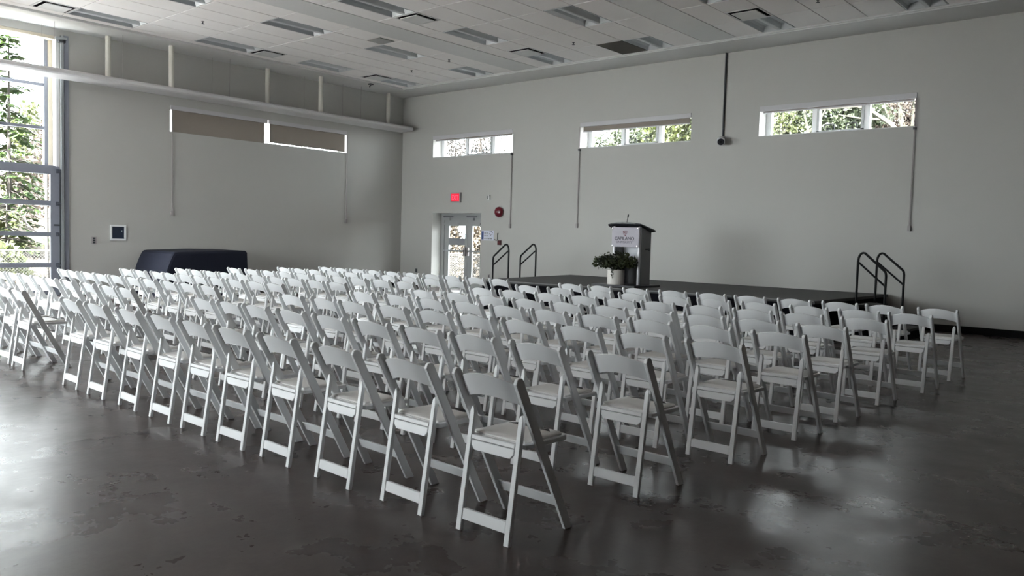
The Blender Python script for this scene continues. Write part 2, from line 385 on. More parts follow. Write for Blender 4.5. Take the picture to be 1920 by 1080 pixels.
def panel_grille(a, b, y0, y1, label, m, fine):
    t = thing('ceiling_grille', label, 'air vent', ((a+b)/2, (y0+y1)/2, ZT))
    hx, hy = (b-a)/2-.005, (y1-y0)/2-.005
    f = MB()
    for q in ((-hx, hx, -hy, -hy+.02), (-hx, hx, hy-.02, hy), (-hx, -hx+.02, -hy+.02, hy-.02), (hx-.02, hx, -hy+.02, hy-.02)): f.box(*q, -.004, .012)
    f.build('frame', m, t)
    MB().box(-hx+.02, hx-.02, -hy+.02, hy-.02, .012, .02).build('backing', m, t)
    g = MB(); n = int((2*hy-.04)/fine)
    for i in range(n): y = -hy+.03+i*fine; g.box(-hx+.02, hx-.02, y, y+fine*.4, 0, .012)
    stuff(g.build('louvre', m, t))
for (a, b, y0, y1) in panels: panel_grille(a, b, y0, y1, 'dark brown perforated ceiling panel beside a light near the stage wall', M['brown'], .03)
t = thing('return_vent', 'small square grey return vent beside the first smooth ceiling band', 'air vent', (4.65, -4.73, ZT))
MB().box(-.21, .21, -.19, .19, -.012, -.004).build('frame', M['grille'], t)
g = MB()
for i in range(13): g.box(-.19, .19, -.17+i*.027, -.17+i*.027+.012, -.02, -.012)
stuff(g.build('louvre', M['grille'], t))
SPR = [(2.93, -7.69, 'above the left half of the left wall blinds'), (2.97, -2.37, 'beside the vent nearest the far corner'), (7.83, -2.37, 'in the middle bay before the dark panel'),
       (12.78, -2.41, 'in the right bay near the frame top'), (4.56, -2.67, 'beside the first smooth band')]
for x, y, l in SPR:
    z = ZT
    t = thing('fire_sprinkler', 'small dark sprinkler head hanging '+l, 'sprinkler', (x, y, z), group='ceiling sprinkler heads')
    MB().lathe([(.028, 0), (.024, -.01), (.009, -.012), (.009, -.04)], (0,0,0), 12).build('body', M['dark'], t)
    MB().lathe([(.009, -.04), (.03, -.042), (.03, -.047), (.0, -.048)], (0,0,0), 12).build('deflector', M['dark'], t)
t = thing('wall_sprinkler', 'small dark sprinkler fitting on the left soffit edge near the corner', 'sprinkler', (.93, -1.96, H), group='ceiling sprinkler heads')
MB().box(-.05, .05, -.05, .05, -.03, 0).build('body', M['dark'], t); MB().tube([(0,0,-.03), (-.05,0,-.08)], .015).build('nozzle', M['dark'], t)

# ------------------------------------------------------------------ beam along the left wall on hanging pipes
t = thing('suspended_beam', 'long white beam hanging on pipes along the left wall below the soffit', 'beam', (0, 0, 0))
prof = [(.12, 4.40), (.14, 4.365), (.20, 4.355), (.66, 4.375), (.70, 4.40), (.70, 4.45), (.66, 4.485), (.20, 4.50), (.14, 4.49), (.12, 4.46)]
MB().prism(prof, lambda p, q, tt: (p, tt, q), -24, -.22, .02).build('body', M['beam'], t)
for x, y in ((.27, -8.35), (.58, -7.15), (.27, -4.6), (.58, -3.27), (.25, -.78), (.58, -10.9), (.27, -12.1)):
    MB().tube([(x, y, 4.48), (x, y, H)], .055, 14).build('hanger_pipe', M['pipe'], t)
for x, y in ((.25, -9.6), (.62, -9.5), (.62, -8.2), (.30, -7.0), (.2, -6.0), (.45, -5.7), (.2, -3.5), (.2, -2.3), (.4, -1.85)):
    MB().tube([(x, y, 4.48), (x, y, H)], .004, 5).build('hanger_wire', M['casing'], t)

# ------------------------------------------------------------------ stage wall windows, blinds
def window_right(n, a, b):
    wd = sempty('window_%d' % n); z0, z1, y = 3.617, 4.218, .37
    def bar(nm, x0, x1, za, zb, d0=.33, d1=.43, m='white'): return B(x0, x1, d0, d1, za, zb).build(nm, M[m], wd)
    bar('sill', a, b, z0, z0+.012, .0, .45); 
    for x0, x1 in ((a, a+.11), (b-.06, b)): bar('jamb', x0, x1, z0, z1)
    bar('head', a, b, z1-.05, z1); bar('bottom_rail', a, b, z0, z0+.04)
    m1, m2 = a+.98, a+1.97
    for x in (m1, m2): bar('mullion', x-.035, x+.065, z0, z1)
    s0, s1 = m1+.065, m2-.035                        # opening sash in the middle
    for q in ((s0, s0+.05, z0+.04, z1-.05), (s1-.05, s1, z0+.04, z1-.05), (s0, s1, z1-.10, z1-.05), (s0, s1, z0+.04, z0+.08)): bar('sash', *q, .30, .42, 'alud')
    for x0, x1 in ((a+.11, m1-.035), (s0+.05, s1-.05), (m2+.065, b-.06)):
        B(x0, x1, .385, .392, z0+.04, z1-.05).build('glass_pane', M['glass'], wd)
    for hx in (s0+.16, s0+.58):
        MB().tube([(hx, .27, z0+.09), (hx+.01, .27, z0+.17), (hx+.03, .27, z0+.185), (hx+.17, .27, z0+.185), (hx+.19, .27, z0+.17), (hx+.20, .27, z0+.09)], .012, 6).build('handle', M['dark'], wd)
        MB().tube([(hx+.04, .27, z0+.10), (hx+.10, .27, z0+.105), (hx+.14, .27, z0+.095)], .012, 6).build('latch', M['dark'], wd)
    return wd
for i, (a, b) in enumerate(WIN): window_right(i+1, a, b)
def blind(label, axis, a, b, zt, drop, chain_at, zc, open_y, cass_h=.095, side=0):
    """roller blind in a window head; axis 'x' for the stage wall, 'y' for the left wall"""
    t = thing('roller_blind', label, 'blind', (0,0,0), group='roller blinds of the hall windows')
    def bx(u0, u1, d0, d1, z0, z1):
        if axis == 'x': return B(u0, u1, -d1, -d0, z0, z1)
        return B(d0, d1, u0, u1, z0, z1)
    bx(a, b, -.11, .015, zt-cass_h, zt).build('cassette', M['cassette'], t)
    if drop > cass_h:
        bx(a+.05, b-.05, -.055, -.052, zt-drop, zt-cass_h).build('fabric', M['blind'], t)
        bx(a+.05, b-.05, -.064, -.044, zt-drop-.022, zt-drop).build('bottom_bar', M['blind'] if drop > .3 else M['cassette'], t)
    c = MB()
    for dd in (0, .012):
        pts = [(chain_at+dd, -.03, zt-cass_h), (chain_at+dd, -.03, zc)] if axis == 'x' else [(.03, chain_at+dd, zt-cass_h), (.03, chain_at+dd, zc)]
        c.tube(pts, .0065, 6)
    c.build('chain', M['casing'], t)
    bx(chain_at-.02, chain_at+.03, 0, .05, zc-.10, zc).build('chain_holder', M['casing'], t)
    for zz in (3.58,):
        bx(chain_at-.02, chain_at+.03, 0, .05, zz-.02, zz+.02).build('chain_clip', M['dark'], t)
    return t
blind('raised roller blind above the window over the exit door', 'x', 1.277, 4.2, 4.213, .12, 4.21, 1.80, 0)
blind('roller blind above the middle stage wall window, lowered a little', 'x', 6.335, 9.255, 4.213, .195, 6.335, 1.83, 0)
blind('raised roller blind above the rightmost stage wall window', 'x', 10.795, 13.715, 4.213, .11, 13.71, 1.85, 0)
# left wall window behind closed blinds
w4 = sempty('window_4')
for q in ((-6.89, -1.99, 3.61, 3.66), (-6.89, -1.99, 4.15, 4.2), (-6.89, -6.84, 3.66, 4.15), (-2.04, -1.99, 3.66, 4.15), (-4.47, -4.41, 3.66, 4.15), (-5.7, -5.64, 3.66, 4.15), (-3.22, -3.16, 3.66, 4.15)):
    B(-.43, -.33, q[0], q[1], q[2], q[3]).build('window_frame', M['white'], w4)
for a, b in ((-6.84, -5.7), (-5.64, -4.47), (-4.41, -3.22), (-3.16, -2.04)): B(-.385, -.378, a, b, 3.66, 4.15).build('glass_pane', M['glass'], w4)
def blind_left(label, a, b, chain_at, low):
    t = thing('roller_blind', label, 'blind', (0,0,0), group='roller blinds of the hall windows')
    B(-.09, .02, a, b, 4.105, 4.197).build('cassette', M['cassette'], t)
    B(-.033, -.03, a+.045, b-.045, low, 4.105).build('fabric', M['blind'], t)
    B(-.042, -.022, a+.045, b-.045, low-.02, low).build('bottom_bar', M['blind'], t)
    c = MB()
    for dd in (0, .012): c.tube([(.03, chain_at+dd, 4.105), (.03, chain_at+dd, 1.83)], .0065, 6)
    c.build('chain', M['casing'], t); B(0, .05, chain_at-.02, chain_at+.035, 1.73, 1.84).build('chain_holder', M['casing'], t)
blind_left('lowered tan roller blind on the left wall, nearer the overhead door', -6.885, -4.44, -6.86, 3.62)
blind_left('lowered tan roller blind on the left wall, nearer the far corner', -4.385, -1.995, -2.0, 3.665)

# ------------------------------------------------------------------ glazed overhead doors of the left wall
def overhead_door(n, y0, y1, full):
    d = sempty('door_%d' % n); w_ = y1-y0
    def bar(nm, xa, xb, a, b, za, zb, m='alu'): return B(xa, xb, a, b, za, zb).build(nm, M[m], d)
    st = .17
    bar('stile', -.06, -.01, y1-st, y1, 0, 2.6); bar('stile', -.06, -.01, y0, y0+st, 0, 2.6)
    for za, zb in ((2.46, 2.63), (1.825, 1.92), (1.20, 1.288), (.572, .664), (0, .10)): bar('rail', -.065, -.005, y0, y1, za, zb)
    mids = [y0+st+(w_-2*st)*k/3 for k in (1, 2)]
    for y in mids: bar('muntin', -.055, -.015, y-.03, y+.03, .1, 2.46)
    ed = [y0+st, *mids, y1-st]
    for za, zb in ((1.92, 2.46), (1.288, 1.825), (.664, 1.20), (.10, .572)):
        for a, b in zip(ed, ed[1:]): bar('glass_pane', -.037, -.031, a, b, za, zb, 'glass')
    for y in (y1+.05,):
        bar('track', .0, .07, y-.035, y-.025, .0, 5.25, 'steel'); bar('track', .06, .07, y-.025, y+.012, .0, 5.25, 'steel')
        bar('track_bracket', .0, .12, y-.14, y+.06, 5.17, 5.21, 'steel'); bar('track_bracket', .0, .10, y-.08, y+.04, 5.11, 5.15, 'dark')
        bar('seal_strip', .0, .035, y-.055, y-.037, .0, 2.55, 'dark')
        bar('wall_trim', .0, .02, y+.04, y+.125, .0, 5.27, 'alu')
    for z in (2.53, 1.87, 1.244, .62):
        MB().box(-.005, .02, y1-.075, y1-.015, z-.04, z+.04).tube([(.03, y1-.05, z), (.03, y1+.03, z)], .014, 8).build('roller_hinge', M['hinge'], d)
    MB().box(-.005, .03, y1-.11, y1-.02, 1.42, 1.45).tube([(.03, y1-.12, 1.43), (.03, y1-.01, 1.43)], .012, 8).build('bolt_latch', M['dark'], d)
    MB().box(.0, .04, y1-.06, y1+.05, 2.51, 2.57).build('top_bracket', M['hinge'], d)
    # upper fixed glazing, set back in the wall
    uw = sempty('window_%d' % (n+4))
    def ub(nm, xa, xb, a, b, za, zb, m='white'): return B(xa, xb, a, b, za, zb).build(nm, M[m], uw)
    ub('jamb', -.40, -.01, y1-.055, y1, 2.63, 5.23); ub('jamb', -.40, -.20, y1-.13, y1-.055, 2.63, 5.23, 'beige'); ub('jamb', -.33, -.23, y1-.20, y1-.13, 2.63, 5.2, 'alu')
    ub('jamb', -.40, -.05, y0, y0+.12, 2.63, 5.23, 'alu')
    ub('head', -.40, -.01, y0, y1, 5.17, 5.23, 'beige'); ub('sill', -.40, -.05, y0+.12, y1-.055, 2.60, 2.64, 'alu')
    for za, zb in ((4.24, 4.30), (3.37, 3.43)): ub('mullion', -.33, -.25, y0+.12, y1-.2, za, zb, 'alu')
    for k in (1, 2):
        y = y0+.12+(w_-.3)*k/3; ub('mullion', -.33, -.25, y-.03, y+.03, 2.64, 5.17, 'alu')
    for za, zb in ((2.64, 3.37), (3.43, 4.24), (4.30, 5.17)):
        ub('glass_pane', -.293, -.287, y0+.12, y1-.2, za, zb, 'glass')
for k, (a, b, _, _) in enumerate(OPEN[1:]): overhead_door(k+1, a, b, k == 0)

bw = sempty('window_8')                                # assumed unseen glazing, added behind the camera to light the chair backs
for k in range(6): B(.5+1.7*k-.04*(k > 0), .5+1.7*k+.04*(k < 5), YB-.2, YB-.1, .1, 3.6).build('mullion', M['alu'], bw)
for z in (.1, 1.8, 3.52): B(.5, 9, YB-.2, YB-.1, z, z+.08).build('rail', M['alu'], bw)
for k in range(5): B(.54+1.7*k, .5+1.7*(k+1)-.04, YB-.155, YB-.148, .18, 3.52).build('glass_pane', M['glass'], bw)
# ------------------------------------------------------------------ exit door
d = sempty('door_4')
def eb(nm, x0, x1, y0, y1, z0, z1, m='alud', par=None): return B(x0, x1, y0, y1, z0, z1).build(nm, M[m], par or d)
eb('door_frame', 1.305, 1.43, .35, .45, 0, 2.092); eb('door_frame', 3.12, 3.17, .35, .45, 0, 2.092); eb('door_frame', 1.43, 3.12, .35, .45, 2.03, 2.092)
eb('astragal', 2.325, 2.355, .40, .425, .01, 2.03, 'alud'); eb('threshold', 1.305, 3.17, .2, .45, 0, .012)
for k, (a, b) in enumerate(((1.435, 2.335), (2.345, 3.118))):
    lf = eb('door_leaf', a, a+.17, .37, .42, .005, 2.034)
    for q in ((b-.10, b+.004, .005, 2.034), (a+.17, b-.10, 1.745, 2.034), (a+.17, b-.10, .005, .24)): eb('leaf_rail', q[0], q[1], .37, .42, q[2], q[3], par=lf)
    eb('glass_pane', a+.17, b-.10, .392, .398, .24, 1.745, 'glass', lf)
    eb('crash_bar', a+.03, b-.03, .30, .335, 1.03, 1.075, 'steel', lf)
    eb('crash_bar_end', b-.10 if k == 0 else a+.02, b-.02 if k == 0 else a+.09, .30, .37, .92, 1.16, 'casing', lf)
    eb('closer_body', a+.04, a+(.56 if k == 0 else .5), .31, .37, 1.77, 1.83, 'alud', lf)
    eb('closer_arm', a+.02, a+.40, .28, .30, 1.985, 2.005, 'dark', lf)
    eb('closer_box', a+.03, a+.25, .31, .37, 1.90, 1.97, 'alud', lf)
    if k == 0:
        n_ = eb('door_notice', a+.17, b-.10, .384, .388, 1.215, 1.40, 'notice', lf)

# ------------------------------------------------------------------ things on the stage wall
def text(body, m, parent, loc, width, height, bold=.0, name='lettering', rot=(math.pi/2, 0, 0)):
    cu = bpy.data.curves.new(name, 'FONT'); cu.body = body; cu.align_x = 'CENTER'; cu.size = 1; cu.extrude = .004; cu.offset = bold
    o = bpy.data.objects.new(name, cu); COL.objects.link(o); cu.materials.append(m); o.parent = parent; o.location = loc; o.rotation_euler = rot
    bpy.context.view_layer.update(); dx, dy = max(o.dimensions.x, .01), max(o.dimensions.y, .01)
    me = bpy.data.meshes.new_from_object(o); k = (width/dx, height/dy, .3)
    for v in me.vertices: v.co = Vector((v.co.x*k[0], v.co.y*k[1], v.co.z*k[2]))
    bpy.data.objects.remove(o); me.name = name; q = bpy.data.objects.new(name, me); COL.objects.link(q)
    q.parent = parent; q.location = loc; q.rotation_euler = rot; return q
t = thing('exit_sign', 'glowing red EXIT sign on the stage wall above the glazed double door', 'sign', (2.25, -.0, 2.505))
MB().box(-.185, .185, -.06, 0, -.135, .135).build('casing', M['casing'], t)
f = MB().box(-.15, .15, -.066, -.06, -.10, .10).build('sign_face', M['exitp'], t)
text('EXIT', M['exitl'], f, (0, -.068, -.07), .25, .14, .02)
t = thing('fire_bell', 'round red fire alarm bell on the stage wall right of the exit door', 'alarm bell', (3.84, 0, 2.11))
MB().lathe([(.06, 0), (.06, .03)], (0,0,0), 20, 'y').build('back_box', M['redd'], t)
MB().lathe([(.135, .03), (.138, .045), (.125, .08), (.09, .105), (.04, .117), (.0, .12)], (0,0,0), 28, 'y').build('gong', M['red'], t)
MB().lathe([(.016, .118), (.012, .13), (0, .132)], (0,0,0), 12, 'y').build('bolt', M['chrome'], t)
t = thing('motion_sensor', 'small pale sensor on the stage wall above the red bell', 'sensor', (3.46, 0, 2.49))
MB().box(-.03, .03, -.05, 0, -.065, .065).build('body', M['white'], t); MB().box(-.022, .0, -.056, -.05, -.05, .05).build('lens', M['dark'], t)
t = thing('wall_poster', 'white poster with a blue strip beside the exit door', 'poster', (3.43, 0, 1.50))
MB().box(-.22, .22, -.008, 0, -.13, .13).build('sheet', M['paper'], t)
MB().box(-.21, -.14, -.0095, -.008, -.11, .10).build('blue_strip', M['blue'], t)
g = MB()
for x, z, a, b in ((-.09, .06, .03, .05), (-.02, .06, .03, .05), (-.09, -.01, .03, .04), (-.02, -.01, .03, .04), (-.09, -.085, .03, .035), (-.02, -.085, .03, .035), (.05, -.085, .03, .035), (.125, -.085, .045, .035)):
    g.box(x-a*.8, x+a*.8, -.0095, -.008, z-b*.45, z+b*.45)
g.build('printed_block', M['notice'], t)
g = MB()
for k in range(6):
    a = k*math.pi/3+.3; g.box(.12+.05*math.cos(a)-.014, .12+.05*math.cos(a)+.014, -.0095, -.008, .055+.05*math.sin(a)-.012, .055+.05*math.sin(a)+.012)
g.build('printed_ring', M['ink'], t)
t = thing('fire_alarm_pull', 'small dark red alarm box on the stage wall right of the poster', 'fire alarm', (3.87, 0, 1.318))
MB().box(-.05, .05, -.05, 0, -.06, .06).build('box', M['redd'], t); MB().box(-.03, .03, -.06, -.05, -.02, .01).build('pull_bar', M['red'], t)
t = thing('wall_hook', 'thin dark J shaped wire hook on the stage wall beside the poster', 'hook', (3.76, 0, 1.47))
MB().tube([(0.03, -.02, .09), (.03, -.02, -.08), (.0, -.025, -.1), (-.06, -.03, -.07)], .008, 6).build('hook_wire', M['dark'], t); MB().box(.015, .045, -.02, 0, .06, .10).build('hook_base', M['casing'], t)
t = thing('security_camera', 'white bullet camera on a dark pole hanging down the stage wall', 'camera', (10.02, 0, 3.6))
MB().tube([(0, -.03, .07), (0, -.03, H-3.6)], .019, 10).build('conduit', M['dark'], t)
MB().lathe([(.06, 0), (.06, .03), (.03, .05)], (0, 0, 0), 18, 'y').build('mount', M['casing'], t)
a0, a1 = Vector((-.005, -.10, -.02)), Vector((.075, -.255, -.075)); dv = (a1-a0)
MB().tube([(0, -.03, .0), (0, -.10, -.02)], .03, 12).build('arm', M['casing'], t)
MB().tube([a0, a0+dv*.12, a0+dv*.3, a1], .080, 20).build('housing', M['white'], t)
MB().tube([a1-dv*.01, a1+dv*.03], .068, 20).build('lens', M['topm'], t)
MB().tube([a1+dv*.03, a1+dv*.05], .025, 14).build('lens_ring', M['void'], t)
for x, z, hh, lab in ((.70, .45, .055, 'small dark wall outlet low in the corner of the stage wall'), (3.52, .43, .05, 'small wall outlet low beside the exit door')):
    t = thing('wall_outlet', lab, 'outlet', (x, 0, z)); MB().box(-.035, .035, -.015, 0, -hh, hh).build('plate', M['dark'] if x < 1 else M['casing'], t); MB().box(-.012, .012, -.02, -.015, -.03, .03).build('socket', M['dark'], t)
# left wall
t = thing('wall_switch', 'small grey switch plate on the left wall beside the overhead door', 'switch', (0, -8.53, 1.136))
MB().box(0, .012, -.05, .05, -.075, .075).build('plate', M['casing'], t)
g = MB(); [g.box(.012, .018, -.022, .022, z-.017, z+.017) for z in (-.045, 0, .045)]; g.build('button', M['dark'], t)
t = thing('wall_panel', 'square dark blue control panel in a white frame on the left wall', 'panel', (0, -8.04, 1.312))
f = MB()
for q in ((-.165, .165, -.165, -.13), (-.165, .165, .13, .165), (-.165, -.13, -.13, .13), (.13, .165, -.13, .13)): f.box(0, .03, *q)
f.build('frame', M['white'], t); MB().box(0, .012, -.13, .13, -.13, .13).build('door', M['navyglass'], t); MB().lathe([(.012, 0), (.012, .01)], (.018, .085, .035), 10).build('lock', M['chrome'], t)

# ------------------------------------------------------------------ covered grand piano on the left wall
t = thing('covered_piano', 'long low piano shape under a fitted dark navy cover against the left wall', 'covered piano', (0,0,0))
pr = [(-5.86, 0), (-5.84, .5), (-5.86, .95), (-5.90, .985), (-6.6, .985), (-7.45, .955), (-7.535, .945), (-7.58, .90), (-7.63, .80), (-7.68, .68), (-7.72, .56), (-7.725, .40), (-7.70, 0)]
def pmap(p, q, tt): return (tt, p, q)
rings = [[(x, p, q*(zf)) for p, q in inset(pr, ins)] for x, ins, zf in ((.10, .03, 1), (.13, 0, 1), (1.50, 0, 1), (1.545, .015, 1), (1.56, .05, .99))]
MB().loft(rings).build('fabric_cover', M['navy'], t)
MB().box(1.556, 1.563, -7.6, -5.95, .0, .03).build('hem', M['navy'], t)

# ------------------------------------------------------------------ stage, steps, rails
SZ = .60
SP = [(6.18, -.02), (6.95, -3.98), (13.35, -3.42), (13.42, -.02)]
t = thing('stage_platform', 'low dark stage platform with black skirt along the stage wall', 'stage', (0,0,0))
MB().prism(SP, lambda p, q, tt: (p, q, tt), SZ-.05, SZ, .004).build('deck', M['stage'], t)
MB().prism(inset(SP, .02), lambda p, q, tt: (p, q, tt), .0, SZ-.055).build('skirt', M['skirt'], t)
a, b = Vector(SP[1]), Vector(SP[2]); dv = (b-a).normalized(); nv = Vector((dv.y, -dv.x))
def strip(p0, p1, m): MB().loft([[(p0.x, p0.y, SZ-.02), (p0.x+nv.x*.012, p0.y+nv.y*.012, SZ-.02), (p0.x+nv.x*.012, p0.y+nv.y*.012, SZ), (p0.x, p0.y, SZ)], [(p1.x, p1.y, SZ-.02), (p1.x+nv.x*.012, p1.y+nv.y*.012, SZ-.02), (p1.x+nv.x*.012, p1.y+nv.y*.012, SZ), (p1.x, p1.y, SZ)]]).build('edge_trim', m, t)
for k in range(5): strip(a+dv*(b-a).length*k/5, a+dv*((b-a).length*(k+1)/5-.01), M['edge'])
def steps(label, x0, sgn, y0, y1):
    t = thing('stage_steps', label, 'steps', (0,0,0), group='steps at the ends of the stage')
    for k, (z, r) in enumerate(((.50, 0), (.335, .28), (.17, .56))):
        B(x0+sgn*r, x0+sgn*(r+.30), y0, y1, z-.04, z).build('tread', M['stage'], t)
        B(x0+sgn*(r+.02), x0+sgn*(r+.28), y0+.02, y1-.02, 0, z-.04).build('riser', M['skirt'], t)
steps('black steps at the right end of the stage', 13.47, 1, -2.02, -1.24)
steps('black steps at the left end of the stage', 6.16, -1, -2.56, -1.74)
def rail(label, xh, xl, y, zh, zl, zmh, zml, zb, zlb):
    t = thing('hand_rail', label, 'handrail', (0,0,0), group='black handrails of the stage steps')
    s = 1 if xl > xh else -1; pts = [(xh, y, zb), (xh, y, zh-.14)]
    for k in range(1, 7):                                  # bend over the top
        a = math.pi*k/7*.86; pts.append((xh+s*.075*(1-math.cos(a)), y, zh-.14+.11*math.sin(min(a, math.pi/2)*1.0)/1.0+.03*math.sin(a)))
    pts = pts[:-1]
    p0 = pts[-1]
    pts += [(xl-s*.03, y, zl+.03), (xl-s*.008, y, zl), (xl, y, zl-.05), (xl, y, zlb)]
    MB().tube(pts, .019, 10).build('rail', M['black'], t)
    MB().tube([(xh, y, zmh), (xl, y, zml)], .016, 8).build('mid_rail', M['black'], t)
    for x, z in ((xh, zb), (xl, zlb)): MB().box(x-.035, x+.035, y-.035, y+.035, z, z+.008).build('foot_plate', M['black'], t)
rail('handrail at the right end of the stage, nearer the chairs', 13.52, 13.96, -2.08, 1.345, 1.04, 1.20, .82, .50, 0)
rail('handrail at the right end of the stage, nearer the wall', 13.55, 13.99, -1.20, 1.345, 1.05, 1.20, .83, .50, 0)
rail('handrail at the left end of the stage, nearer the chairs', 6.47, 6.02, -2.62, 1.295, 1.01, 1.17, .83, 0, 0)
rail('handrail at the left end of the stage, nearer the wall', 6.47, 6.02, -1.70, 1.31, 1.03, 1.18, .84, 0, 0)

# ------------------------------------------------------------------ lectern and plant
t = thing('lectern', 'silver lectern with clear sign panel and black top standing on the stage', 'lectern', (0,0,0))
MB().box(9.22, 10.13, -3.40, -2.52, SZ, SZ+.035).build('base_plate', M['topm'], t)
zb = SZ+.035
def colm(x0, x1, y0, y1, m, nm='column'):
    r = min(x1-x0, y1-y0)/2*.95; P = []
    for cx_, cy_, a0 in ((x1-r, y1-r, 0), (x0+r, y1-r, 90), (x0+r, y0+r, 180), (x1-r, y0+r, 270)):
        for k in range(5): a = math.radians(a0+22.5*k); P.append((cx_+r*math.cos(a), cy_+r*math.sin(a)))
    mb = MB(); mb.loft([[(x, y, zb) for x, y in P], [(x, y, 1.70) for x, y in P]], True, True); return mb.build(nm, m, t)
colm(9.385, 9.445, -3.03, -2.97, M['lect']); colm(9.925, 9.985, -3.03, -2.97, M['lect'])
for x0, x1 in ((9.39, 9.44), (9.93, 9.98)): MB().box(x0, x1, -2.97, -2.64, zb, 1.68).build('side_panel', M['lectd'], t)
MB().box(9.44, 9.93, -2.72, -2.70, 1.02, 1.68).build('back_board', M['panelw'], t)
MB().box(9.44, 9.93, -2.72, -2.70, zb, 1.02).build('lower_board', M['topm'], t)
MB().box(9.44, 9.93, -2.96, -2.72, 1.02, 1.04).build('shelf', M['lectd'], t)
TP = [(9.235, -2.62), (9.25, -2.99), (9.36, -3.06), (9.5, -3.10), (9.63, -3.115), (9.78, -3.10), (9.90, -3.07), (9.99, -3.03), (10.06, -2.62)]
def tz(y): return 1.755 + (-(y+3.05))*.26
MB().loft([[(x, y, tz(y)-.045) for x, y in inset(TP, .03)], [(x, y, tz(y)-.02) for x, y in TP], [(x, y, tz(y)) for x, y in TP], [(x, y, tz(y)+.008) for x, y in inset(TP, .012)]]).build('desk_top', M['topm'], t)
sp = MB().box(9.40, 9.985, -3.075, -3.067, 1.325, 1.685).build('sign_panel', M['acryl'], t)
for x in (9.415, 9.955):
    for z in (1.345, 1.665):
        MB().lathe([(.016, 0), (.016, .05), (.012, .055)], (x, -3.03, z), 12, 'y').build('standoff', M['chrome'], sp)
text('CAPILANO', M['ink'], sp, (9.675, -3.078, 1.452), .42, .062, .018)
text('UNIVERSITY', M['inkl'], sp, (9.675, -3.078, 1.392), .35, .044, .008)
cr = MB()
def swoosh(p):
    top = [Vector(q) for q in p[0]]; bot = [Vector(q) for q in p[1]]
    n = len(top); o = len(cr.v)
    cr.add([(9.64+q.x*.10, -3.078, 1.535+q.y*.09) for q in top+bot], [(i, i+1, n+i+1, n+i) for i in range(n-1)])
swoosh(([(0, .86), (.3, .97), (.65, 1.0), (1, .95)], [(0, .70), (.3, .80), (.65, .84), (1, .84)]))
swoosh(([(.05, .52), (.3, .66), (.65, .72), (.99, .70)], [(.08, .38), (.3, .50), (.65, .57), (.97, .56)]))
swoosh(([(.16, .22), (.35, .36), (.65, .44), (.92, .42)], [(.24, .10), (.4, .20), (.65, .28), (.86, .28)]))
swoosh(([(.36, .0), (.5, .10), (.62, .16), (.78, .16)], [(.42, -.05), (.5, -.08), (.58, -.08), (.66, .02)]))
cr.build('crest', M['inkr'], sp)
t = thing('gooseneck_microphone', 'thin black gooseneck microphone on the lectern top', 'microphone', (9.64, -2.95, tz(-2.95)))
MB().lathe([(.025, 0), (.022, .012), (.008, .016)], (0,0,.0), 14).build('base', M['topm'], t)
MB().tube([(0,0,.01), (0,0,.06), (.005,0,.10), (.02,-.01,.14)], .006, 8).build('gooseneck', M['topm'], t)
MB().tube([(.02,-.01,.14), (.033,-.02,.185), (.036,-.022,.195)], .012, 10).build('capsule', M['topm'], t)
t = thing('lectern_clip', 'small black bracket with a clip at the lectern right side', 'bracket', (10.0, -2.80, 1.29))
MB().box(-.02, .03, -.03, .03, -.012, .012).build('arm', M['topm'], t); MB().box(.03, .045, -.02, .02, -.03, .02).build('clip', M['topm'], t)
px, py = 9.61, -3.21
t = thing('planter', 'white cylindrical pot with leafy greenery standing on the lectern base', 'plant pot', (px, py, zb))
MB().lathe([(.150, 0), (.158, .01), (.158, .262), (.152, .27), (.144, .268), (.14, .21), (0, .21)], (0,0,0), 36).build('pot', M['pot'], t)
MB().lathe([(.139, .20), (.139, .222), (0, .224)], (0,0,0), 20).build('soil', M['soil'], t)
def leafcloud(mb, n, f, size, rr):
    for _ in range(n):
        p, nd = f(); s = size*(.6+.8*rr.random())
        d = Vector((rr.uniform(-1,1), rr.uniform(-1,1), rr.uniform(-.6,1))).normalized()
        if nd is not None: d = (d*.7+nd).normalized()
        a = d.orthogonal().normalized(); q = rr.uniform(0, 6.28); b = d.cross(a); a, b = a*math.cos(q)+b*math.sin(q), b*math.cos(q)-a*math.sin(q)
        p = Vector(p); mb.add([p, p+a*s*.5+b*s*.28, p+a*s, p+a*s*.5-b*s*.28], [(0,1,2,3)])
rr = random.Random(3)
def fpt():
    a = rr.uniform(0, 6.283); r = rr.random()**.5; x = r*.43*math.cos(a); y = min(.10, r*.28*math.sin(a)-.05)
    top = .13*(1-r*r)+.02; z = .43+rr.uniform(-.15*(1-r*.3), top)*1.0 + (.02 if x > 0 else 0)
    return (x, y, z), Vector((x, y, .15)).normalized()*.6
g = MB(); leafcloud(g, 1500, fpt, .055, rr)
leafcloud(g, 40, lambda: ((rr.uniform(-.02, .03)+.02, -.165+rr.uniform(-.015, .01), rr.uniform(.13, .27)), None), .03, rr)
stuff(g.build('leaves', M['potleaf'], t))
g = MB()
for k in range(46):
    a = rr.uniform(0, 6.283); r = .15+.25*rr.random(); g.tube([(0.05*math.cos(a), .05*math.sin(a), .22), (r*.5*math.cos(a), r*.4*math.sin(a), .40), (r*math.cos(a), r*.68*math.sin(a), .40+.12*rr.random())], .004, 4)
stuff(g.build('stem', M['bark'], t))

